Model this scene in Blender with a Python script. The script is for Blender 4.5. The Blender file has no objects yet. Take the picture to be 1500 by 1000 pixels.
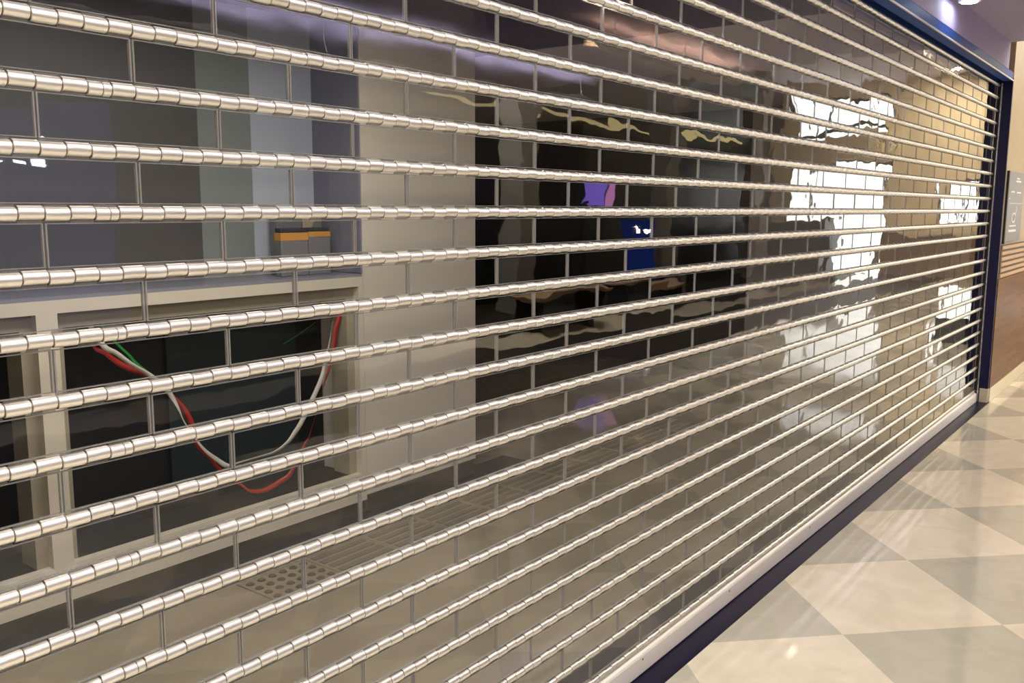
import bpy, bmesh, math, random
from mathutils import Vector, Matrix
random.seed(7)
S = bpy.context.scene
COL = S.collection
R = math.radians

# ---------------------------------------------------------------- materials
def mat(name):
    m = bpy.data.materials.new(name); m.use_nodes = True
    nt = m.node_tree; nt.nodes.clear()
    out = nt.nodes.new('ShaderNodeOutputMaterial')
    return m, nt, out
def N(nt, t, **kw):
    n = nt.nodes.new(t)
    for k, v in kw.items():
        if k in n.inputs: n.inputs[k].default_value = v
        else: setattr(n, k, v)
    return n
def pbr(name, col, rough=0.5, metal=0.0, var=0.0, vscale=6.0, spec=0.5, bump=0.0, coat=0.0):
    m, nt, out = mat(name)
    b = N(nt, 'ShaderNodeBsdfPrincipled', Roughness=rough, Metallic=metal)
    b.inputs['Specular IOR Level'].default_value = spec
    b.inputs['Coat Weight'].default_value = coat
    b.inputs['Coat Roughness'].default_value = 0.08
    b.inputs['Base Color'].default_value = (*col, 1)
    if var or bump:
        tc = N(nt, 'ShaderNodeTexCoord')
        no = N(nt, 'ShaderNodeTexNoise', Scale=vscale, Detail=5.0)
        nt.links.new(tc.outputs['Object'], no.inputs['Vector'])
        if var:
            mx = N(nt, 'ShaderNodeMix', data_type='RGBA')
            mx.inputs['A'].default_value = (*[c*(1-var) for c in col], 1)
            mx.inputs['B'].default_value = (*[min(1, c*(1+var)) for c in col], 1)
            nt.links.new(no.outputs['Fac'], mx.inputs['Factor'])
            nt.links.new(mx.outputs['Result'], b.inputs['Base Color'])
        if bump:
            bp = N(nt, 'ShaderNodeBump', Strength=1.0, Distance=bump)
            nt.links.new(no.outputs['Fac'], bp.inputs['Height'])
            nt.links.new(bp.outputs['Normal'], b.inputs['Normal'])
    nt.links.new(b.outputs[0], out.inputs[0])
    return m
def emit(name, col, st):
    m, nt, out = mat(name)
    e = N(nt, 'ShaderNodeEmission', Strength=st); e.inputs['Color'].default_value = (*col, 1)
    nt.links.new(e.outputs[0], out.inputs[0]); return m

def clear_pane():
    # a clear polycarbonate sheet: reflects by Fresnel on the side it is seen from, lets the rest through
    m, nt, out = mat('clear_polycarbonate')
    geo = N(nt, 'ShaderNodeNewGeometry')
    mp = N(nt, 'ShaderNodeMapping'); mp.inputs['Scale'].default_value = (5.0, 5.0, 9.0)
    nt.links.new(geo.outputs['Position'], mp.inputs['Vector'])
    no = N(nt, 'ShaderNodeTexNoise', Scale=1.0, Detail=1.5)
    nt.links.new(mp.outputs[0], no.inputs['Vector'])
    bp = N(nt, 'ShaderNodeBump', Strength=1.0, Distance=PANE_WAVE)
    nt.links.new(no.outputs['Fac'], bp.inputs['Height'])
    fr = N(nt, 'ShaderNodeFresnel', IOR=1.56)
    nt.links.new(bp.outputs['Normal'], fr.inputs['Normal'])
    # two faces of the sheet: 2F / (1 + F)
    a = N(nt, 'ShaderNodeMath', operation='MULTIPLY'); a.inputs[1].default_value = 2.0
    b = N(nt, 'ShaderNodeMath', operation='ADD'); b.inputs[1].default_value = 1.0
    c = N(nt, 'ShaderNodeMath', operation='DIVIDE')
    nt.links.new(fr.outputs[0], a.inputs[0]); nt.links.new(fr.outputs[0], b.inputs[0])
    nt.links.new(a.outputs[0], c.inputs[0]); nt.links.new(b.outputs[0], c.inputs[1])
    gl = N(nt, 'ShaderNodeBsdfGlossy', Roughness=0.015)
    nt.links.new(bp.outputs['Normal'], gl.inputs['Normal'])
    tr = N(nt, 'ShaderNodeBsdfTransparent'); tr.inputs['Color'].default_value = (0.93, 0.93, 0.92, 1)
    mx = N(nt, 'ShaderNodeMixShader')
    nt.links.new(c.outputs[0], mx.inputs[0]); nt.links.new(tr.outputs[0], mx.inputs[1]); nt.links.new(gl.outputs[0], mx.inputs[2])
    tb = N(nt, 'ShaderNodeBsdfTransparent')
    mb = N(nt, 'ShaderNodeMixShader')
    nt.links.new(geo.outputs['Backfacing'], mb.inputs[0])
    nt.links.new(mx.outputs[0], mb.inputs[1]); nt.links.new(tb.outputs[0], mb.inputs[2])
    nt.links.new(mb.outputs[0], out.inputs[0])
    return m
def rim_mat(name, fac):
    m, nt, out = mat(name)
    b = N(nt, 'ShaderNodeBsdfPrincipled', Roughness=0.12)
    b.inputs['Base Color'].default_value = (0.30, 0.29, 0.28, 1)
    t = N(nt, 'ShaderNodeBsdfTransparent'); t.inputs['Color'].default_value = (0.8, 0.8, 0.8, 1)
    mx = N(nt, 'ShaderNodeMixShader', Fac=fac)
    nt.links.new(b.outputs[0], mx.inputs[1]); nt.links.new(t.outputs[0], mx.inputs[2])
    nt.links.new(mx.outputs[0], out.inputs[0]); return m

def marble_floor(name, light, dark, rough, cx=4.777, cy=-0.475, d=0.94):
    m, nt, out = mat(name)
    geo = N(nt, 'ShaderNodeNewGeometry')
    mp = N(nt, 'ShaderNodeMapping', vector_type='TEXTURE')
    sub = N(nt, 'ShaderNodeVectorMath', operation='SUBTRACT'); sub.inputs[1].default_value = (cx, cy, 0)
    nt.links.new(geo.outputs['Position'], sub.inputs[0])
    rot = N(nt, 'ShaderNodeVectorRotate', rotation_type='Z_AXIS', Angle=R(45))
    nt.links.new(sub.outputs[0], rot.inputs['Vector'])
    sc = N(nt, 'ShaderNodeVectorMath', operation='SCALE'); sc.inputs['Scale'].default_value = math.sqrt(2)/d
    nt.links.new(rot.outputs[0], sc.inputs[0])
    ad = N(nt, 'ShaderNodeVectorMath', operation='ADD'); ad.inputs[1].default_value = (0.5, 0.5, 0.5)
    nt.links.new(sc.outputs[0], ad.inputs[0])
    ck = N(nt, 'ShaderNodeTexChecker', Scale=1.0)
    ck.inputs['Color1'].default_value = (*light, 1); ck.inputs['Color2'].default_value = (*dark, 1)
    nt.links.new(ad.outputs[0], ck.inputs['Vector'])
    n1 = N(nt, 'ShaderNodeTexNoise', Scale=5.0, Detail=8.0, Distortion=1.2)
    nt.links.new(geo.outputs['Position'], n1.inputs['Vector'])
    rp = N(nt, 'ShaderNodeValToRGB')
    rp.color_ramp.elements[0].position = 0.35; rp.color_ramp.elements[0].color = (0.91, 0.905, 0.89, 1)
    rp.color_ramp.elements[1].position = 0.62; rp.color_ramp.elements[1].color = (1, 1, 1, 1)
    nt.links.new(n1.outputs['Fac'], rp.inputs[0])
    mx = N(nt, 'ShaderNodeMix', data_type='RGBA', blend_type='MULTIPLY'); mx.inputs['Factor'].default_value = 1.0
    nt.links.new(ck.outputs['Color'], mx.inputs['A']); nt.links.new(rp.outputs[0], mx.inputs['B'])
    b = N(nt, 'ShaderNodeBsdfPrincipled', Roughness=rough)
    nt.links.new(mx.outputs['Result'], b.inputs['Base Color'])
    nt.links.new(b.outputs[0], out.inputs[0]); return m

def granite(name, base, fleck, rough=0.3):
    m, nt, out = mat(name)
    geo = N(nt, 'ShaderNodeNewGeometry')
    v = N(nt, 'ShaderNodeTexVoronoi', Scale=95.0)
    nt.links.new(geo.outputs['Position'], v.inputs['Vector'])
    rp = N(nt, 'ShaderNodeValToRGB')
    rp.color_ramp.elements[0].position = 0.05; rp.color_ramp.elements[0].color = (*fleck, 1)
    rp.color_ramp.elements[1].position = 0.09; rp.color_ramp.elements[1].color = (*base, 1)
    nt.links.new(v.outputs['Distance'], rp.inputs[0])
    n2 = N(nt, 'ShaderNodeTexNoise', Scale=30.0)
    nt.links.new(geo.outputs['Position'], n2.inputs['Vector'])
    gt = N(nt, 'ShaderNodeMath', operation='GREATER_THAN'); gt.inputs[1].default_value = 0.64
    nt.links.new(n2.outputs['Fac'], gt.inputs[0])
    mx = N(nt, 'ShaderNodeMix', data_type='RGBA')
    mx.inputs['A'].default_value = (*base, 1)
    nt.links.new(gt.outputs[0], mx.inputs['Factor']); nt.links.new(rp.outputs[0], mx.inputs['B'])
    b = N(nt, 'ShaderNodeBsdfPrincipled', Roughness=rough); b.inputs['Specular IOR Level'].default_value = 0.12
    nt.links.new(mx.outputs['Result'], b.inputs['Base Color'])
    nt.links.new(b.outputs[0], out.inputs[0]); return m

def wood(name, c1, c2, rough=0.15, spec=0.5):
    m, nt, out = mat(name)
    tc = N(nt, 'ShaderNodeTexCoord')
    mp = N(nt, 'ShaderNodeMapping'); mp.inputs['Scale'].default_value = (0.6, 6, 9)
    nt.links.new(tc.outputs['Object'], mp.inputs['Vector'])
    no = N(nt, 'ShaderNodeTexNoise', Scale=2.0, Detail=6.0, Distortion=0.8)
    nt.links.new(mp.outputs[0], no.inputs['Vector'])
    rp = N(nt, 'ShaderNodeValToRGB')
    rp.color_ramp.elements[0].position = 0.35; rp.color_ramp.elements[0].color = (*c1, 1)
    rp.color_ramp.elements[1].position = 0.65; rp.color_ramp.elements[1].color = (*c2, 1)
    nt.links.new(no.outputs['Fac'], rp.inputs[0])
    b = N(nt, 'ShaderNodeBsdfPrincipled', Roughness=rough)
    b.inputs['Specular IOR Level'].default_value = spec
    nt.links.new(rp.outputs[0], b.inputs['Base Color'])
    nt.links.new(b.outputs[0], out.inputs[0]); return m

PANE_WAVE = 0.0009
M = dict(
    pane=clear_pane(), rim=rim_mat('polycarbonate_edge', 0.45), web=rim_mat('polycarbonate_hinge_web', 0.72),
    alu=pbr('brushed_aluminium', (0.90, 0.86, 0.79), 0.38, 0.92),
    core=pbr('rod_core_metal', (0.16, 0.13, 0.10), 0.5, 0.6),
    bar=pbr('bottom_bar_aluminium', (0.80, 0.77, 0.72), 0.35, 0.1, var=0.04, vscale=3),
    rail=pbr('guide_rail_metal', (0.82, 0.84, 0.86), 0.25, 0.9),
    railin=pbr('guide_rail_recess_shade', (0.012, 0.012, 0.014), 0.6),  # near-black colour holds the shade inside the rail's recess
    marble=marble_floor('checker_marble', (0.50, 0.49, 0.405), (0.73, 0.685, 0.55), 0.06),
    shopfloor=marble_floor('brown_stone_tile', (0.27, 0.228, 0.158), (0.245, 0.205, 0.145), 0.14, 2.1, 0.62, 1.2),
    threshold=granite('navy_granite', (0.004, 0.003, 0.022), (0.6, 0.6, 0.7)),
    blackgranite=granite('black_granite', (0.012, 0.012, 0.02), (0.1, 0.1, 0.12), 0.2),
    navy=pbr('navy_gloss_paint', (0.006, 0.006, 0.05), 0.35, var=0.1, spec=0.3),
    header=pbr('navy_header_paint', (0.02, 0.075, 0.32), 0.5, var=0.1, spec=0.2),
    lav=pbr('lavender_lit_plaster', (0.45, 0.39, 0.60), 0.7, var=0.03),  # lavender cast of the cool lamp's light is put into the paint
    ceil=pbr('grey_lilac_ceiling', (0.40, 0.36, 0.52), 0.7, var=0.03),
    ceilhi=pbr('pale_ceiling', (0.74, 0.69, 0.76), 0.7, var=0.03),
    beige=pbr('beige_polished_wall', (0.42, 0.33, 0.17), 0.4, var=0.06, vscale=2),
    endbeige=pbr('warm_beige_wall', (0.76, 0.64, 0.42), 0.5, var=0.05, vscale=2),
    brown=wood('polished_brown_panel', (0.13, 0.062, 0.022), (0.20, 0.10, 0.036), 0.4, 0.08),
    slat=wood('pale_wood_slat', (0.52, 0.31, 0.14), (0.66, 0.42, 0.21), 0.35),
    skirting=pbr('pale_marble_skirting', (0.66, 0.60, 0.44), 0.10, var=0.08, vscale=4),
    column=pbr('greige_column_paint', (0.62, 0.575, 0.49), 0.55, var=0.03, vscale=2),
    frame=pbr('cream_frame_paint', (0.60, 0.55, 0.44), 0.5, var=0.03, vscale=3),
    reveal=pbr('shaded_frame_reveal', (0.30, 0.265, 0.19), 0.5, var=0.03),  # darker than the frame, the reveal's shade put into its colour
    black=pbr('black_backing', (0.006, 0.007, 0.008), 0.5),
    teal=pbr('dark_teal_board', (0.012, 0.022, 0.026), 0.4, var=0.1),
    darkstone=pbr('dark_polished_stone', (0.02, 0.017, 0.013), 0.5, var=0.3, vscale=3, spec=0.1),
    shopwall=pbr('pale_greige_shop_wall', (0.60, 0.56, 0.54), 0.5, var=0.04),
    shopglow=emit('added_blue_glow', (0.22, 0.25, 0.75), 0.42),
    kick=pbr('dark_brown_kick', (0.035, 0.024, 0.017), 0.3, var=0.1),
    p1=pbr('charcoal_panel', (0.075, 0.072, 0.07), 0.5, var=0.05),
    p2=pbr('grey_green_panel', (0.20, 0.225, 0.215), 0.5, var=0.03),
    p3=pbr('pale_blue_grey_panel', (0.42, 0.455, 0.52), 0.5, var=0.03),
    p4=pbr('shaded_column_side', (0.17, 0.175, 0.225), 0.5, var=0.03),  # shade of the column's left side put into the colour
    cap=pbr('slate_counter_top', (0.22, 0.225, 0.26), 0.3, var=0.05),
    red=pbr('red_ribbon', (0.33, 0.022, 0.016), 0.45), white=pbr('white_ribbon', (0.55, 0.52, 0.46), 0.45),
    green=pbr('green_ribbon', (0.02, 0.20, 0.035), 0.45),
    boxblack=pbr('black_card', (0.035, 0.035, 0.045), 0.5), orange=pbr('orange_band', (0.52, 0.25, 0.06), 0.5),
    boxgrey=pbr('grey_card', (0.16, 0.16, 0.165), 0.5), tan=pbr('tan_card', (0.40, 0.31, 0.21), 0.6),
    tactile=pbr('brown_tactile_tile', (0.24, 0.195, 0.135), 0.4, var=0.08, vscale=12),
    tactiledark=pbr('worn_tactile_stud', (0.075, 0.06, 0.04), 0.5, var=0.15, vscale=30),
    tbar=pbr('tactile_bar', (0.125, 0.105, 0.08), 0.4, var=0.1, vscale=20),
    sign=pbr('grey_sign_face', (0.22, 0.22, 0.215), 0.4), signedge=pbr('black_sign_edge', (0.01, 0.01, 0.01), 0.4),
    mark=pbr('white_sign_print', (0.8, 0.8, 0.78), 0.5),
    chrome=pbr('lamp_trim_white', (0.7, 0.7, 0.7), 0.3),
    lamp=emit('warm_lamp_lens', (1.0, 0.86, 0.62), 40), coollamp=emit('cool_lamp_lens', (0.80, 0.86, 1.0), 30),
    cove=emit('orange_cove_strip', (1.0, 0.60, 0.30), 1.8), gold=emit('gold_cove_strip', (1.0, 0.80, 0.38), 2.0),
    day=emit('daylight_pane', (1.0, 0.985, 0.92), 4.5), box_glow=emit('glow_box_face', (1.0, 0.97, 0.88), 2.5),
    screen=emit('violet_screen', (0.36, 0.22, 1.0), 2.4), pink=emit('pink_screen', (1.0, 0.40, 0.85), 2.2),
    bluelit=emit('blue_lit_board', (0.02, 0.05, 0.30), 1.0),
    facade=pbr('dark_shopfront', (0.012, 0.0125, 0.013), 0.35, var=0.2, vscale=1.0),
    pillar=pbr('grey_mall_pillar', (0.20, 0.19, 0.165), 0.4, var=0.06),
    banner=pbr('teal_banner', (0.03, 0.12, 0.13), 0.7), banner2=pbr('navy_banner', (0.03, 0.035, 0.11), 0.7),
    bench=pbr('brown_bench', (0.30, 0.20, 0.11), 0.4),
    winframe=pbr('dark_window_frame', (0.06, 0.055, 0.05), 0.4),
)

# ---------------------------------------------------------------- helpers
def box(bm, x0, x1, y0, y1, z0, z1, mi=0):
    vs = [bm.verts.new(p) for p in ((x0,y0,z0),(x1,y0,z0),(x1,y1,z0),(x0,y1,z0),(x0,y0,z1),(x1,y0,z1),(x1,y1,z1),(x0,y1,z1))]
    for f in ((3,2,1,0),(4,5,6,7),(0,1,5,4),(1,2,6,5),(2,3,7,6),(3,0,4,7)):
        fc = bm.faces.new([vs[i] for i in f]); fc.material_index = mi
    return vs
def obj(name, bm, ms, parent=None, bevel=0.0):
    me = bpy.data.meshes.new(name); bm.normal_update(); bm.to_mesh(me); bm.free()
    for m in (ms if isinstance(ms, (list, tuple)) else [ms]): me.materials.append(m)
    o = bpy.data.objects.new(name, me); COL.objects.link(o)
    if parent is not None:
        o.parent = parent
    if bevel:
        md = o.modifiers.new('bevel', 'BEVEL'); md.width = bevel; md.segments = 2; md.limit_method = 'ANGLE'
    return o
def bxo(name, b, m, parent=None, bevel=0.0):
    bm = bmesh.new()
    for q in (b if isinstance(b[0], (list, tuple)) else [b]): box(bm, *q)
    return obj(name, bm, m, parent, bevel)
def tag(o, label, cat, group=None):
    o['label'] = label; o['category'] = cat
    if group: o['group'] = group
    return o
def struct(o): o['kind'] = 'structure'; return o
def thing(name, label, cat, loc=(0, 0, 0), group=None):
    o = bpy.data.objects.new(name, None); o.empty_display_size = 0.1; COL.objects.link(o); o.location = loc
    return tag(o, label, cat, group)
def cyl(bm, c, r, h, axis='Z', seg=24, r2=None, cap=True, mi=0):
    mt = Matrix.Translation(c)
    if axis == 'X': mt = mt @ Matrix.Rotation(R(90), 4, 'Y')
    if axis == 'Y': mt = mt @ Matrix.Rotation(R(-90), 4, 'X')
    r_ = bmesh.ops.create_cone(bm, cap_ends=cap, segments=seg, radius1=r, radius2=r if r2 is None else r2, depth=h, matrix=mt)
    for v in r_['verts']:
        for f in v.link_faces:
            f.material_index = mi
            if len(f.verts) == 4: f.smooth = True

# ---------------------------------------------------------------- camera (solved from the shutter grid)
F, YAW, PIT, ROL = 1325.34, R(52.6228), R(8.4045), R(0.2385)
CY, CZ = -1.44686, 1.6117
fw = Vector((math.sin(YAW)*math.cos(PIT), math.cos(YAW)*math.cos(PIT), -math.sin(PIT)))
rt = Vector((math.cos(YAW), -math.sin(YAW), 0)); up = rt.cross(fw)
r2 = rt*math.cos(ROL) + up*math.sin(ROL); u2 = -rt*math.sin(ROL) + up*math.cos(ROL)
cam = bpy.data.cameras.new('camera'); co = bpy.data.objects.new('camera', cam); COL.objects.link(co)
mw = Matrix((r2, u2, -fw)).transposed().to_4x4(); mw.translation = (0, CY, CZ); co.matrix_world = mw
cam.sensor_width = 36; cam.lens = F/1500*36; cam.clip_start = 0.02; cam.clip_end = 200
S.camera = co
def px(x, y, z):
    v = Vector((x, y-CY, z-CZ)); d = v.dot(fw)
    if d < 0.05: return None
    return 750+F*v.dot(r2)/d, 500-F*v.dot(u2)/d

# ---------------------------------------------------------------- the shutter
PITCH, PW, X0 = 0.1, 0.32588, 0.84918
XL, XR = X0-6*PW, 8.27
ZT, ZB = 2.60, 0.10                       # top and bottom hinge rods
SEG = PW/8
shutter = thing('roller_shutter', 'large closed see-through roller shutter of clear brick-laid panels on metal hinge rods', 'roller shutter', (XL, 0, 0))
def inv(o): o.matrix_parent_inverse = Matrix.Translation((-XL, 0, 0)); return o

def sleeves_mesh(split):
    bm = bmesh.new(); ns = 18
    prof = ((0.0, 0.0106), (0.0009, 0.01145))
    n = int(round((XR-XL)/SEG))
    for k in range(n):
        spans = [(XL+k*SEG+0.0010, XL+(k+1)*SEG-0.0010)]
        if split and spans[0][0] < 0.80 < spans[0][1]:
            spans = [(spans[0][0], 0.7925), (0.7937, spans[0][1])]
        dz = 0.0009 if k % 2 else -0.0009
        for a, b in spans:
            if b > XR: b = XR
            if a >= b: continue
            for sm, ends in ((False, ((a, 0.0102), (a+0.0006, 0.0114))), (True, ((a+0.0006, 0.0114), (b-0.0006, 0.0114))), (False, ((b-0.0006, 0.0114), (b, 0.0102)))):
                rg = [[bm.verts.new((x, rr*math.cos(2*math.pi*i/ns), dz+rr*math.sin(2*math.pi*i/ns))) for i in range(ns)] for x, rr in ends]
                for i in range(ns):
                    f = bm.faces.new((rg[0][(i+1) % ns], rg[1][(i+1) % ns], rg[1][i], rg[0][i])); f.smooth = sm
    me = bpy.data.meshes.new('hinge_sleeves'); bm.to_mesh(me); bm.free(); me.materials.append(M['alu'])
    return me
SLV = [sleeves_mesh(False), sleeves_mesh(True)]
bm = bmesh.new(); cyl(bm, ((XL+XR)/2+0.03, 0, 0), 0.0096, XR-XL+0.06, 'X', 14, cap=True)
rod0 = obj('hinge_rod', bm, M['core'], shutter)
for k in range(26):
    z = ZT-k*PITCH
    r_ = rod0 if k == 0 else rod0.copy()
    if k: COL.objects.link(r_); r_.parent = shutter
    inv(r_); r_.location = (0, 0, z)
    s_ = bpy.data.objects.new('hinge_sleeves', SLV[k % 2 == 0]); COL.objects.link(s_); s_.parent = r_

# one clear panel: sheet (part) + thick moulded edge with the hinge webs (sub-part)
EDGE, PH = 0.0026, PITCH-0.0305           # height of the sheet between the rods
def sheet(bm, w, mt):
    vs = box(bm, 0.0022, w-0.0022, -0.0015, 0.0015, -PH/2, PH/2)
    for v in vs: v.co = mt @ v.co
def rim(bm, w, mt, full=True):
    a, b = 0.0014, w-0.0014; h = PH/2
    vs = []
    vs += box(bm, a, a+EDGE, -0.0034, 0.0034, -h, h); vs += box(bm, b-EDGE, b, -0.0034, 0.0034, -h, h)
    vs += box(bm, a+EDGE, b-EDGE, -0.0034, 0.0034, h-0.0014, h); vs += box(bm, a+EDGE, b-EDGE, -0.0034, 0.0034, -h, -h+0.0014)
    for k in range(8):
        p0, p1 = k*SEG+0.0015, min((k+1)*SEG-0.0015, w)
        if p0 > w-0.01: break
        if k % 2: vs += box(bm, p0, p1, -0.0018, 0.0018, h, h+0.0044, 1)
        else: vs += box(bm, p0, p1, -0.0018, 0.0018, -h-0.0044, -h, 1)
    for v in vs: v.co = mt @ v.co
cells = []
rowD = 10
for r_ in range(25):
    zc = ZT-PITCH*(r_+0.5)
    ph = 0.0 if (r_-rowD) % 2 else -0.5   # row just above rod D has seams at X0
    k = -7
    while True:
        a = X0+(k+ph)*PW; b = a+PW; k += 1
        a, b = max(a, XL), min(b, XR)
        if b <= XL+0.02: continue
        if a >= XR-0.02: break
        poly = [px(x, 0, z) for x, z in ((a, zc-0.04), (b, zc-0.04), (b, zc+0.04), (a, zc+0.04))]
        ar = 0
        if all(poly):
            poly = [(min(1500, max(0, p[0])), min(1000, max(0, p[1]))) for p in poly]
            ar = abs(sum(poly[i][0]*poly[(i+1) % 4][1]-poly[(i+1) % 4][0]*poly[i][1] for i in range(4)))/2
        cells.append((ar, a, b, zc, random.gauss(0, 1), random.gauss(0, 1)))
cells.sort(key=lambda c: -c[0])
TILT = (R(0.30), R(0.16))
def tilt(c): return Matrix.Rotation(c[4]*TILT[0], 4, 'X') @ Matrix.Rotation(c[5]*TILT[1], 4, 'Z')
def place(c): 
    w = c[2]-c[1]
    return Matrix.Translation(((c[1]+c[2])/2, 0, c[3])) @ tilt(c) @ Matrix.Translation((-w/2, 0, 0))
proto = {}
for c in cells[:100]:
    w = round(c[2]-c[1], 4)
    if w not in proto:
        bm = bmesh.new(); sheet(bm, w, Matrix.Identity(4)); o1 = obj('clear_panel', bm, M['pane'])
        bm = bmesh.new(); rim(bm, w, Matrix.Identity(4)); o2 = obj('panel_edge', bm, [M['rim'], M['web']])
        o1['label'] = 'clear see-through panel'
        proto[w] = (o1.data, o2.data); a_, b_ = o1, o2
    else:
        a_ = bpy.data.objects.new('clear_panel', proto[w][0]); b_ = bpy.data.objects.new('panel_edge', proto[w][1])
        COL.objects.link(a_); COL.objects.link(b_); a_['label'] = 'clear see-through panel'
    a_.parent = shutter; inv(a_); a_.matrix_basis = place(c)
    b_.parent = a_
bm = bmesh.new(); bm2 = bmesh.new()
for c in cells[100:]:
    sheet(bm, c[2]-c[1], place(c)); rim(bm2, c[2]-c[1], place(c))
rest = inv(obj('clear_panels', bm, M['pane'], shutter)); rest['kind'] = 'stuff'; rest['label'] = 'smaller clear panels further along the shutter'
obj('panel_edges', bm2, [M['rim'], M['web']], rest)
# bottom bar
bm = bmesh.new()
pr = [(-0.015, 0.004), (-0.017, 0.008), (-0.017, 0.070), (-0.014, 0.077), (-0.006, 0.082), (0.006, 0.082), (0.014, 0.077), (0.017, 0.070), (0.017, 0.008), (0.015, 0.004)]
A = [bm.verts.new((XL, y, z)) for y, z in pr]; B = [bm.verts.new((XR+0.06, y, z)) for y, z in pr]
for i in range(len(pr)): bm.faces.new((A[i], A[(i+1) % len(pr)], B[(i+1) % len(pr)], B[i]))
bm.faces.new(A[::-1]); bm.faces.new(B)
bmesh.ops.recalc_face_normals(bm, faces=bm.faces)
bb = inv(obj('bottom_bar', bm, M['bar'], shutter)); bb['label'] = 'pale aluminium bottom bar'
bm = bmesh.new()
for x in (2.63, 3.35, 4.3, 5.6): cyl(bm, (x, -0.0172, 0.058), 0.004, 0.002, 'Y', 10)
obj('bolt', bm, M['core'], bb)

# guide rail at the far end
gr = thing('guide_rail', 'slim vertical metal guide rail with bright edge at the far end of the shutter', 'guide rail', (8.34, 0, 0))
for n, b, m in (('rail_lip', (8.360, 8.376, -0.022, -0.012, 0.004, 2.62), M['rail']),
                ('rail_channel', [(8.345, 8.376, 0.016, 0.04, 0.004, 2.62), (8.362, 8.376, -0.012, 0.016, 0.004, 2.62)], M['railin'])):
    o = bxo(n, b, m, gr); o.matrix_parent_inverse = Matrix.Translation((-8.34, 0, 0))

# ---------------------------------------------------------------- setting: mall side
MX0, MX1, MY = -7.0, 24.0, -8.0
HC, HH, XS = 2.9, 4.8, 8.15                # low ceiling, high ceiling, where it steps up
struct(bxo('floor', (MX0, MX1, -3.25, -0.105, -0.1, 0.0), M['marble']))
struct(bxo('floor_dark_band', [(MX0, MX1, -4.9, -3.25, -0.1, 0.0), (MX0, MX1, MY, -5.45, -0.1, 0.0)], M['darkstone']))
struct(bxo('floor_pale_band', (MX0, MX1, -5.45, -4.9, -0.1, 0.0), M['skirting']))
struct(bxo('trim_1', (MX0, 8.40, -0.105, 0.22, -0.1, 0.002), M['threshold']))       # granite threshold
struct(bxo('floor_shop', (MX0, 8.6, 0.22, 7.0, -0.1, 0.0), M['shopfloor']))
struct(bxo('ceiling', (MX0, XS, MY, -0.09, HC, HC+0.12), M['ceil']))
struct(bxo('ceiling_atrium', (XS-0.1, MX1, MY, 0.1, HH, HH+0.1), M['ceilhi']))
struct(bxo('wall_step', (XS-0.08, XS, MY, -0.09, HC+0.12, HH), M['lav']))
# wall over and beside the shutter opening
struct(bxo('wall_front', [(MX0, XS, -0.09, 0.12, 2.70, HC)], M['lav']))
struct(bxo('trim_2', [(XL-0.1, 8.38, -0.088, -0.020, 2.635, 2.70), (XL-0.1, 8.38, 0.020, 0.12, 2.635, 2.70)], M['header']))  # navy soffit, slot for the shutter
struct(bxo('trim_3', (XL-0.1, 8.38, -0.096, -0.088, 2.632, 2.640), M['bar']))      # bright edge strip of the soffit
struct(bxo('wall_left', (MX0, XL-0.1, -0.09, 0.12, 0, 2.70), M['lav']))
struct(bxo('trim_4', (8.376, 8.41, -0.092, 0.12, 0.12, 2.66), M['navy']))           # navy jamb
struct(bxo('baseboard_jamb', (8.374, 8.412, -0.093, -0.030, 0.002, 0.12), M['skirting']))
struct(bxo('wall_right', [(8.41, MX1, -0.088, 0.12, 0.0, HH)], M['beige']))
struct(bxo('wall_shop_right', (8.41, 8.6, 0.12, 2.1, 0.0, 2.95), M['shopwall']))
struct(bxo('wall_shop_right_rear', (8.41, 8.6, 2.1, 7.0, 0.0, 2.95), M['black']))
struct(bxo('baseboard_right', (8.412, MX1, -0.104, -0.088, 0.0, 0.12), M['skirting']))
struct(bxo('trim_5', (8.415, MX1, -0.098, -0.088, 0.12, 1.04), M['brown']))         # polished brown dado
struct(bxo('wall_opposite', (MX0, MX1, MY-0.1, MY, 0, HH), M['facade']))
struct(bxo('wall_rear', (MX0-0.1, MX0, MY, 7.0, 0, HH), M['lav']))

# far end of the mall
struct(bxo('wall_far', [(MX1, MX1+0.1, MY, -7.57, 0, HH), (MX1, MX1+0.1, -7.57, -5.07, 4.45, HH), (MX1, MX1+0.1, -5.07, -3.9, 0, HH),
                        (MX1, MX1+0.1, -3.9, -2.85, 0, 1.25), (MX1, MX1+0.1, -3.9, -2.85, 2.3, HH), (MX1, MX1+0.1, -2.85, 0.1, 0, HH)], M['endbeige']))
def daywin(name, y0, y1, z0, z1, vs, hs):
    w = struct(bxo(name, (MX1+0.06, MX1+0.08, y0, y1, z0, z1), M['day']))
    b = [(MX1, MX1+0.05, y0, y0+0.06, z0, z1), (MX1, MX1+0.05, y1-0.06, y1, z0, z1), (MX1, MX1+0.05, y0+0.06, y1-0.06, z1-0.06, z1)]
    for v in vs: b.append((MX1+0.005, MX1+0.045, v-0.03, v+0.03, z0, z1-0.06))
    for h in hs: b.append((MX1+0.01, MX1+0.04, y0+0.06, y1-0.06, h-0.05, h+0.05))
    struct(bxo('window_frame', b, M['winframe'], w))
daywin('window_1', -7.57, -5.07, 0.0, 4.45, [-6.9], [2.75, 3.65])
daywin('window_2', -3.9, -2.85, 1.25, 2.3, [-3.35], [])

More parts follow.
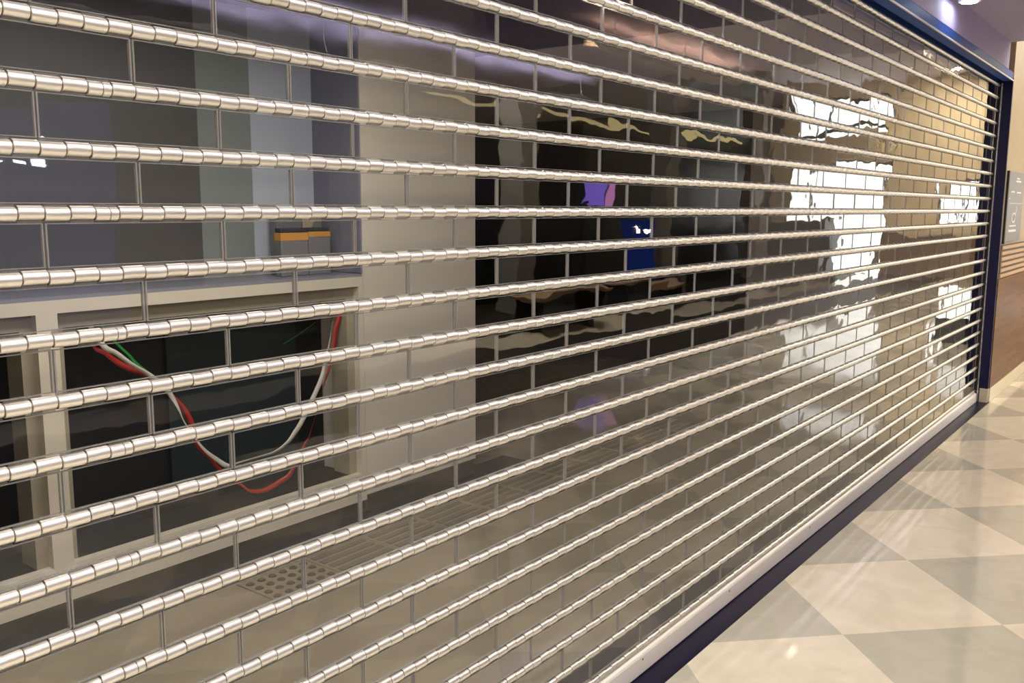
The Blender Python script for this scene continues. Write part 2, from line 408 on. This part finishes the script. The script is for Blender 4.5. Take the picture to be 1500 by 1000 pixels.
# shop side shell
struct(bxo('ceiling_shop', (MX0, 4.6, 0.12, 7.0, 2.56, 2.95), M['navy']))
struct(bxo('ceiling_shop_pale', (4.6, 8.41, 0.12, 7.0, 2.56, 2.95), M['ceilhi']))
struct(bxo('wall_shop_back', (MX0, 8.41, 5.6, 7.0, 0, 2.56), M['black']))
struct(bxo('trim_6', (MX0, 4.55, 1.80, 2.1, 0.0, 0.004), M['blackgranite']))        # dark stone border in the shop floor
# fronts behind the counter
struct(bxo('column', [(3.225, 4.125, 1.98, 2.75, 0.10, 2.56)], M['column']))
struct(bxo('baseboard_column', (3.235, 4.118, 1.99, 2.74, 0.004, 0.10), M['kick']))
struct(bxo('wall_panel_charcoal', (-1.5, 2.53, 2.33, 2.6, 0.0, 2.56), M['p1']))
struct(bxo('wall_panel_green', (2.53, 2.826, 2.33, 2.6, 0.0, 2.56), M['p2']))
struct(bxo('wall_panel_blue', (2.826, 3.212, 2.33, 2.6, 0.0, 2.56), M['p3']))
struct(bxo('column_side_shade', (3.212, 3.224, 1.985, 2.6, 1.278, 2.56), M['p4']))  # thin sheet darkening the column's left face, as if in shade

# ---------------------------------------------------------------- counter front with dark openings
ct = thing('counter_front', 'cream framed counter front with dark openings behind the left part of the shutter', 'counter', (1.4, 1.98, 0))
def cpart(n, b, m, par=ct, bevel=0.0):
    o = bxo(n, b, m, par, bevel); o.matrix_parent_inverse = Matrix.Translation((-1.4, -1.98, 0)) if par is ct else Matrix.Identity(4); return o
cpart('frame', [(-0.5, 3.222, 1.98, 2.02, 1.21, 1.26), (-0.5, 3.222, 1.98, 2.02, 0.075, 0.222), (1.575, 1.655, 1.98, 2.02, 0.222, 1.21),
                (3.19, 3.222, 1.98, 2.02, 0.222, 1.21), (-0.5, -0.42, 1.98, 2.02, 0.222, 1.21)], M['frame'])
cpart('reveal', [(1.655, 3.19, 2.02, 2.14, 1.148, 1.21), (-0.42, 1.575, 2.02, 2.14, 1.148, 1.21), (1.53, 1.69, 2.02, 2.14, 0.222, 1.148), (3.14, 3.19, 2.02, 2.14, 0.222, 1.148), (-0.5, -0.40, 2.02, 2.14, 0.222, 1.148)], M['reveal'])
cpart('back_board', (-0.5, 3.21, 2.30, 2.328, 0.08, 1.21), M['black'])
cpart('teal_board', (2.28, 3.02, 2.28, 2.30, 0.30, 1.12), M['teal'])
cpart('base_board', (-0.5, 3.222, 2.02, 2.30, 0.08, 0.20), M['black'])
cpart('kick_plate', (-0.5, 3.222, 1.995, 2.02, 0.004, 0.075), M['kick'])
cpart('counter_top', (-0.5, 3.21, 1.985, 2.328, 1.26, 1.275), M['cap'])
bm = bmesh.new(); cyl(bm, (1.80, 2.276, 0.285), 0.016, 0.012, 'Y', 16); o = obj('cap_stud', bm, M['frame'], ct); o.matrix_parent_inverse = Matrix.Translation((-1.4, -1.98, 0))
bm = bmesh.new(); cyl(bm, (1.44, 2.276, 0.29), 0.016, 0.012, 'Y', 16); o = obj('cap_stud', bm, M['frame'], ct); o.matrix_parent_inverse = Matrix.Translation((-1.4, -1.98, 0))

# ribbons hanging in the right-hand opening
def catmull(p, n=10):
    out = []; q = [p[0]]+list(p)+[p[-1]]
    for i in range(1, len(q)-2):
        for k in range(n):
            t = k/n; a, b, c, d = [Vector(v) for v in q[i-1:i+3]]
            out.append(0.5*((2*b)+(c-a)*t+(2*a-5*b+4*c-d)*t*t+(3*b-a-3*c+d)*t**3))
    out.append(Vector(p[-1])); return out
def ribbon(name, pts, w, y, m, label, tw=1.3, ph=0.0):
    pts = catmull([(a, y+0.004*math.sin(3*i), b) for i, (a, b) in enumerate(pts)])
    bm = bmesh.new(); L = []; n = len(pts)
    for i, p in enumerate(pts):
        t = (pts[min(i+1, n-1)]-pts[max(i-1, 0)]).normalized()
        side = t.cross(Vector((0, 1, 0))).normalized()
        a = 0.9*math.sin(tw*2*math.pi*i/n+ph)
        s = (side*math.cos(a)+Vector((0, 1, 0))*math.sin(a))*w/2
        th = side.cross(t)*0.0006
        L.append([bm.verts.new(p+s+th), bm.verts.new(p-s+th), bm.verts.new(p-s-th), bm.verts.new(p+s-th)])
    for i in range(n-1):
        for k in range(4):
            f = bm.faces.new((L[i][k], L[i][(k+1) % 4], L[i+1][(k+1) % 4], L[i+1][k])); f.smooth = k in (0, 2)
    bm.faces.new(L[0]); bm.faces.new(L[-1][::-1])
    bmesh.ops.recalc_face_normals(bm, faces=bm.faces)
    tag(obj(name, bm, m), label, 'ribbon')
ribbon('ribbon', [(1.701, 1.149), (1.755, 1.154), (1.809, 1.141), (1.831, 1.053), (1.87, 1.026), (1.925, 0.979), (1.982, 0.94), (2.054, 0.904), (2.132, 0.827), (2.213, 0.74), (2.249, 0.66), (2.278, 0.56), (2.337, 0.487), (2.374, 0.431), (2.491, 0.321), (2.551, 0.273), (2.629, 0.26), (2.719, 0.276), (2.788, 0.308), (2.883, 0.434), (2.906, 0.465), (2.953, 0.562), (2.997, 0.671), (3.022, 0.734), (3.051, 0.794), (3.087, 0.91), (3.104, 0.996), (3.124, 1.051), (3.135, 1.11)], 0.024, 2.06, M['red'],
       'red ribbon looping low across the dark right-hand opening', 2.2, 0.5)
ribbon('ribbon', [(1.77, 1.166), (1.807, 1.143), (1.858, 1.055), (1.908, 1.021), (1.969, 0.968), (2.045, 0.914), (2.111, 0.851), (2.153, 0.793), (2.176, 0.738), (2.206, 0.672), (2.281, 0.548), (2.362, 0.47), (2.411, 0.433), (2.471, 0.433), (2.563, 0.439), (2.674, 0.441), (2.749, 0.473), (2.801, 0.511), (2.845, 0.565), (2.936, 0.688), (2.979, 0.761), (2.998, 0.808), (3.038, 0.935), (3.05, 1.004), (3.07, 1.058), (3.09, 1.115)], 0.022, 2.035, M['white'],
       'white ribbon crossing the red one in the dark right-hand opening', 2.6, 2.0)
ribbon('ribbon', [(1.857, 1.159), (1.9, 1.11), (1.943, 1.049), (1.994, 0.994), (2.027, 0.946), (2.057, 0.915)], 0.028, 2.085, M['green'],
       'short green ribbon at the upper left of the dark opening', 0.5)
ribbon('twine', [(2.878, 0.928), (2.975, 0.966), (3.089, 1.018)], 0.003, 2.2, M['green'], 'thin green twine slanting across the dark teal board', 0.2)

# boxes on the ledge in front of the blue-grey panel
def carton(x0, x1, z0, z1, za, zb, label):
    t = thing('carton', label, 'carton', (x0, 2.10, z0), 'banded cartons on the counter')
    y0, y1 = 2.10, 2.15
    for n, b, m, bv in (('body', (x0, x1, y0, y1, z0, za), M['boxgrey'], 0.004),
                    ('orange_band', (x0-0.001, x1+0.001, y0-0.001, y1, za, zb), M['orange'], 0.0015),
                    ('lid', (x0+0.001, x1-0.001, y0+0.001, y1, zb, z1), M['boxblack'], 0.006)):
        o = bxo(n, b, m, t, bv); o.matrix_parent_inverse = Matrix.Translation((-x0, -2.10, -z0))
carton(2.806, 2.974, 1.2755, 1.51, 1.448, 1.487, 'black carton with wide orange band, left of the pair on the counter')
carton(2.978, 3.116, 1.2755, 1.51, 1.464, 1.490, 'black carton with narrow orange band, right of the pair on the counter')
tag(bxo('grey_case', (2.895, 3.055, 2.24, 2.30, 1.2755, 1.575), M['boxgrey'], None, 0.006), 'slate grey case standing behind the left banded carton', 'case')
t = thing('tape_holder', 'tan card holder with dark round core behind the right banded carton', 'holder', (3.06, 2.24, 1.2755))
o = bxo('holder_body', (3.062, 3.185, 2.24, 2.30, 1.2755, 1.575), M['tan'], t, 0.006); o.matrix_parent_inverse = Matrix.Translation((-3.06, -2.24, -1.2755))
bm = bmesh.new(); cyl(bm, (3.15, 2.237, 1.512), 0.030, 0.006, 'Y', 20); o = obj('core', bm, M['boxgrey'], t); o.matrix_parent_inverse = Matrix.Translation((-3.06, -2.24, -1.2755))

# ---------------------------------------------------------------- tactile paving in the shop floor
TX, TW, TY = 2.22, 0.36, 1.46
def dot_tile(x):
    t = thing('tactile_tile', 'studded tactile paving tile at the near end of the strip inside the shop', 'paving tile', (x, TY, 0))
    b = bxo('slab', (x+0.003, x+TW-0.003, TY, TY+0.33, 0.0, 0.006), M['tactile'], t, 0.002); b.matrix_parent_inverse = Matrix.Translation((-x, -TY, 0))
    for i in range(6):
        for j in range(5):
            bm = bmesh.new(); cyl(bm, (x+0.035+i*0.058, TY+0.04+j*0.062, 0.0085), 0.019, 0.005, 'Z', 14, 0.014)
            o = obj('stud', bm, M['tactiledark'], t); o.matrix_parent_inverse = Matrix.Translation((-x, -TY, 0))
def bar_tile(x, label):
    t = thing('tactile_tile', label, 'paving tile', (x, TY, 0), 'barred tactile tiles')
    b = bxo('slab', (x+0.003, x+TW-0.003, TY, TY+0.33, 0.0, 0.006), M['tactile'], t, 0.002); b.matrix_parent_inverse = Matrix.Translation((-x, -TY, 0))
    for j in range(5):
        o = bxo('bar', (x+0.02, x+TW-0.02, TY+0.022+j*0.062, TY+0.06+j*0.062, 0.006, 0.011), M['tbar'], t, 0.002); o.matrix_parent_inverse = Matrix.Translation((-x, -TY, 0))
dot_tile(TX)
ords = ['first', 'second', 'third', 'fourth', 'fifth', 'sixth', 'seventh', 'eighth', 'ninth', 'tenth']
for i in range(10):
    bar_tile(TX+TW*(i+1), 'barred tactile tile inside the shop, %s after the studded tile' % ords[i])

# ---------------------------------------------------------------- right wall: sign and slats
sg = thing('wall_sign', 'tall grey information sign with white print on the beige wall past the jamb', 'sign', (8.47, -0.088, 1.32))
def spart(n, b, m, par=sg, bv=0.0):
    o = bxo(n, b, m, par, bv)
    o.matrix_parent_inverse = Matrix.Translation((-8.47, 0.088, -1.32)) if par is sg else Matrix.Identity(4); return o
spart('sign_edge', (8.470, 8.515, -0.106, -0.088, 1.33, 1.93), M['signedge'])
face = spart('sign_face', (8.515, 9.25, -0.104, -0.088, 1.345, 1.93), M['sign'], sg, 0.002)
mk = [(8.85, 9.0, 1.87, 1.882), (8.83, 9.08, 1.845, 1.86), (8.62, 8.80, 1.755, 1.768), (8.90, 9.12, 1.752, 1.765), (8.60, 9.2, 1.664, 1.668),
      (8.66, 8.98, 1.47, 1.482), (8.63, 9.0, 1.425, 1.445), (8.56, 8.59, 1.70, 1.712)]
spart('print', [(a, b, -0.1055, -0.104, c, d) for a, b, c, d in mk], M['mark'])
bm = bmesh.new()
g = [(8.84+0.075*math.cos(a), 1.545+0.038*math.sin(a)) for a in [2*math.pi*i/20 for i in range(21)]]+[(8.93, 1.59), (8.96, 1.62), (8.93, 1.64)]
for (a, b), (c, d) in zip(g[:-1], g[1:]):
    n = Vector((-(d-b), c-a)).normalized()*0.007
    vs = [bm.verts.new((x, y, z)) for y in (-0.1055, -0.104) for x, z in ((a+n.x*2, b+n.y), (c+n.x*2, d+n.y), (c-n.x*2, d-n.y), (a-n.x*2, b-n.y))]
    for f in ((0,1,2,3),(7,6,5,4),(0,4,5,1),(1,5,6,2),(2,6,7,3),(3,7,4,0)): bm.faces.new([vs[i] for i in f])
bmesh.ops.recalc_face_normals(bm, faces=bm.faces)
o = obj('symbol', bm, M['mark'], sg); o.matrix_parent_inverse = Matrix.Translation((-8.47, 0.088, -1.32))
sl = thing('slatted_panel', 'panel of horizontal pale wood slats with dark gaps on the wall under the sign', 'slatted panel', (8.45, -0.088, 1.05))
def lp(n, b, m):
    o = bxo(n, b, m, sl, 0.001); o.matrix_parent_inverse = Matrix.Translation((-8.45, 0.088, -1.05)); return o
lp('backing', (8.45, 13, -0.093, -0.0885, 1.05, 1.325), M['signedge'])
for i in range(6): lp('slat', (8.45, 13, -0.104, -0.093, 1.05+i*0.047, 1.05+i*0.047+0.027), M['slat'])

# ---------------------------------------------------------------- things on the mall side that the panels mirror, and added lights
def downlight(x, y, z, label, cool=False, grp='twin ceiling downlights', w=26):
    t = thing('ceiling_downlight', label, 'ceiling light', (x, y, z), grp)
    for dx in (-0.09, 0.09):
        bm = bmesh.new(); cyl(bm, (dx, 0, -0.03), 0.062, 0.06, 'Z', 20, 0.066)
        cn = obj('lamp_can', bm, M['chrome'], t)
        bm = bmesh.new(); cyl(bm, (dx, 0, -0.062), 0.045, 0.006, 'Z', 20)
        obj('lens', bm, M['coollamp' if cool else 'lamp'], cn)
    L = bpy.data.lights.new('downlight', 'AREA'); L.shape = 'DISK'; L.size = 0.22; L.energy = w
    L.color = (0.82, 0.88, 1.0) if cool else (1.0, 0.86, 0.66)
    lo = bpy.data.objects.new('downlight_glow', L); COL.objects.link(lo); lo.parent = t; lo.location = (0, 0, -0.075)
downlight(0.9, -1.55, HC, 'twin ceiling downlight over the near end of the shutter', w=30)
downlight(4.8, -1.55, HC, 'twin ceiling downlight over the middle of the shutter', w=30)
downlight(6.05, -0.185, HC, 'cool white ceiling lamp glaring beside the wall above the header', True, 'cool lamps', w=0.35)
for i, (x, y) in enumerate(((12.3, -2.8), (18.1, -2.7), (22.6, -3.4))):
    downlight(x, y, HH, 'twin downlight in the high ceiling, %s beyond the step' % ords[i], w=150)

def areal(x, y, z, sx_, sy_, e, col=(1, 0.90, 0.76)):
    t = thing('added_panel_light', 'added unseen light panel at x %d' % round(x*10), 'ceiling light', (x, y, z), 'added light panels')
    o = bxo('panel_frame', [(-sx_/2-0.03, -sx_/2, -sy_/2-0.03, sy_/2+0.03, -0.03, 0), (sx_/2, sx_/2+0.03, -sy_/2-0.03, sy_/2+0.03, -0.03, 0),
                            (-sx_/2, sx_/2, -sy_/2-0.03, -sy_/2, -0.03, 0), (-sx_/2, sx_/2, sy_/2, sy_/2+0.03, -0.03, 0)], M['chrome'], t)
    L = bpy.data.lights.new('panel', 'AREA'); L.shape = 'RECTANGLE'; L.size = sx_; L.size_y = sy_; L.energy = e; L.color = col
    lo = bpy.data.objects.new('panel_glow', L); COL.objects.link(lo); lo.parent = t; lo.location = (0, 0, -0.02)
    return t
spots = [(-0.6, -2.6, 'nearest the viewpoint, over the left shoulder'), (-0.6, -5.2, 'far back on the left'), (-3.6, -2.6, 'furthest left near the shutter wall'), (-3.6, -5.2, 'furthest left near the opposite shops')]
for x, y, d in spots:
    t = areal(x, y, HC, 1.8, 0.7, 95)  # added out of view for soft general light
    t['label'] = 'added unseen light panel '+d
for x, y, e, d in ((2.0, 0.95, 42, 'inside the shop over the counter'),):
    t = areal(x, y, 2.56, 1.7, 0.4, e, (1.0, 0.95, 0.88))  # added above the view to brighten the shop interior
    t['label'] = 'added unseen light panel '+d
for x, y, d in ((9.4, -5.6, 'in the high ceiling just past the step'), (9.4, -7.2, 'in the high ceiling by the opposite shops')):
    t = areal(x, y, HH, 2.0, 0.6, 420)  # added outside the mirrored view to light the high part of the mall
    t['label'] = 'added unseen light panel '+d

def trough(x0, x1, y, z, label, e_up, e_dn, col, cat, hc=HC):
    xm, w_ = (x0+x1)/2, x1-x0
    t = thing('suspended_light', label, cat, (xm, y, z))
    bxo('housing', [(-w_/2, w_/2, -0.06, 0.06, -0.03, -0.022), (-w_/2, w_/2, -0.06, -0.052, -0.022, 0.02), (-w_/2, w_/2, 0.052, 0.06, -0.022, 0.02)], M['chrome'], t)
    for k in range(3):
        a = -w_/2+0.2+k*(w_-0.4)/2
        bxo('hanger', (a-0.004, a+0.004, 0.052, 0.06, 0.02, hc-z-0.001), M['chrome'], t)
    for e, zz, rx in ((e_up, -0.015, R(180)), (e_dn, -0.034, 0)):
        if not e: continue
        L = bpy.data.lights.new('strip', 'AREA'); L.shape = 'RECTANGLE'; L.size = w_-0.1; L.size_y = 0.08; L.energy = e; L.color = col
        lo = bpy.data.objects.new('strip_glow', L); COL.objects.link(lo); lo.parent = t; lo.location = (0, 0, zz); lo.rotation_euler = (rx, 0, 0)
trough(-1.5, 4.0, -0.75, 2.72, 'added slim strip light along above the shutter, brightening rods and ceiling', 40, 28, (1, 0.93, 0.84), 'strip light')  # added for bright tops on the rods and a lighter ceiling
trough(5.55, 8.0, -2.1, 2.74, 'short suspended trough throwing orange light on the low ceiling', 16, 0, (1.0, 0.62, 0.34), 'strip light')
trough(1.0, 7.8, -3.6, 2.66, 'added trough throwing white light up over the middle of the mall', 70, 0, (0.97, 0.93, 1.0), 'strip light')  # uplight added to lift the low ceiling the panels mirror
trough(9.5, 20.0, -3.0, 4.45, 'long added trough brightening the high ceiling past the step', 330, 0, (1.0, 0.93, 0.95), 'strip light', HH)  # uplight added so the mirrored high ceiling reads brighter
t = thing('blue_glow_pane', 'added blue glowing pane opposite, mirrored faintly in the leftmost panels', 'shop window', (2.0, MY+0.02, 0.3))
bxo('glowing_pane', (0, 3.3, 0.0, 0.02, 0, 2.3), M['shopglow'], t)  # glow added to give the leftmost panels a bluish reflection
bxo('window_frame', [(-0.06, 0, 0, 0.06, 0, 2.36), (3.3, 3.36, 0, 0.06, 0, 2.36), (0, 3.3, 0, 0.06, 2.3, 2.36), (0, 3.3, 0, 0.06, -0.06, 0)], M['winframe'], t)
bxo('shelf_lights', [(0.9+q*0.19, 1.0+q*0.19+0.05*math.sin(q*9), 0.03, 0.06, 1.80, 1.86+0.04*math.sin(q*5)) for q in range(9)], M['coollamp'], t)
tag(bxo('cove_light', (9.0, 21.0, MY+0.02, MY+0.12, 3.20, 3.26), M['gold']), 'golden cove strip above the dark shops opposite', 'cove light')
for i, x in enumerate((7.4, 11.0, 15.6, 20.0)):
    bm = bmesh.new(); box(bm, x, x+0.42, -7.2, -6.8, 0.0, HH if x > XS else HC)
    struct(obj('column', bm, M['pillar']))
for i in range(7):
    x = 9.0+i*1.05
    tag(bxo('hanging_banner', (x, x+0.5, -5.2, -5.19, 3.5, 4.6), M['banner' if i % 2 == 0 else 'banner2']),
        '%s banner hung from the high ceiling, %s from the step' % ('dark teal' if i % 2 == 0 else 'navy', ords[i]), 'banner', 'ceiling banners')
t = thing('advert_screen', 'glowing violet and pink display screen among the dark shops opposite', 'screen', (12.5, -6.6, 0))
for n, b, m in (('stand', (-0.05, 0.9, -0.12, -0.04, 0.0, 1.6), M['facade']), ('violet_panel', (0.0, 0.5, -0.08, -0.03, 1.6, 2.05), M['screen']), ('pink_panel', (0.62, 0.82, -0.08, -0.03, 1.6, 2.0), M['pink'])):
    bxo(n, b, m, t)
t = thing('display_board', 'blue lit display board with two bright lamps among the dark shops opposite', 'display board', (14.0, -6.6, 0))
bxo('board', (-0.2, 0.9, -0.10, -0.02, 0.4, 1.45), M['bluelit'], t)
bxo('stand', [(-0.1, 0.0, -0.09, -0.03, 0, 0.4), (0.7, 0.8, -0.09, -0.03, 0, 0.4)], M['signedge'], t)
for dx in (0.2, 0.55):
    bm = bmesh.new(); cyl(bm, (dx, 0.0, 1.27), 0.04, 0.04, 'Y', 12); obj('lamp', bm, M['lamp'], t)
t = thing('reception_desk', 'long brown desk along the foot of the warm end wall', 'desk', (23.2, -5.0, 0))
bxo('body', (0, 0.6, 0.0, 2.4, 0, 1.02), M['bench'], t); bxo('desk_top', (-0.06, 0.66, -0.05, 2.45, 1.02, 1.07), M['skirting'], t)
t = thing('kiosk', 'dark kiosk standing in front of the bright end window', 'kiosk', (22.4, -7.5, 0))
bxo('body', (0, 0.6, 0.0, 1.55, 0, 1.30), M['facade'], t); bxo('counter_top', (-0.05, 0.65, -0.05, 1.6, 1.30, 1.36), M['pillar'], t)
t = thing('hanging_fascia', 'beige fascia board hung across the bright end window', 'fascia', (23.4, -7.6, 2.75))
bxo('board', (0, 0.12, 0, 2.6, 0.0, 0.72), M['endbeige'], t)
for a in (0.4, 2.2): bxo('hanger', (0.04, 0.07, a, a+0.03, 0.72, HH-2.75), M['signedge'], t)
t = thing('glow_box', 'small added white lightbox on the floor past the jamb', 'glow_box', (12.0, -1.12, 0))
bxo('case', (0.0, 0.2, 0.0, 0.42, 0.0, 0.30), M['facade'], t); bxo('light_face', (0.02, 0.2, 0.01, 0.41, 0.30, 0.66), M['box_glow'], t)  # made-up glowing box, gives a low white patch in the panels
for i, (x, y) in enumerate(((9.2, -5.6), (11.6, -5.8))):
    t = thing('bench', 'low brown bench in front of the dark shops, %s of two' % ('nearer' if i == 0 else 'farther'), 'bench', (x, y, 0), 'mall benches')
    bxo('seat', (0, 1.6, 0, 0.45, 0.40, 0.46), M['bench'], t, 0.01)
    for a in (0.08, 1.46): bxo('leg', (a, a+0.06, 0.05, 0.40, 0.0, 0.40), M['signedge'], t)

# ---------------------------------------------------------------- world and view
w = bpy.data.worlds.new('world'); S.world = w; w.use_nodes = True
w.node_tree.nodes['Background'].inputs[0].default_value = (0.6, 0.65, 0.8, 1)
w.node_tree.nodes['Background'].inputs[1].default_value = 0.05
S.view_settings.view_transform = 'Standard'; S.view_settings.look = 'None'
S.view_settings.gamma = 1.0; S.view_settings.use_curve_mapping = False
S.view_settings.exposure = 0.0
S.cycles.use_denoising = True
S.cycles.transparent_max_bounces = 24
S.cycles.max_bounces = 10
S.cycles.sample_clamp_indirect = 8.0
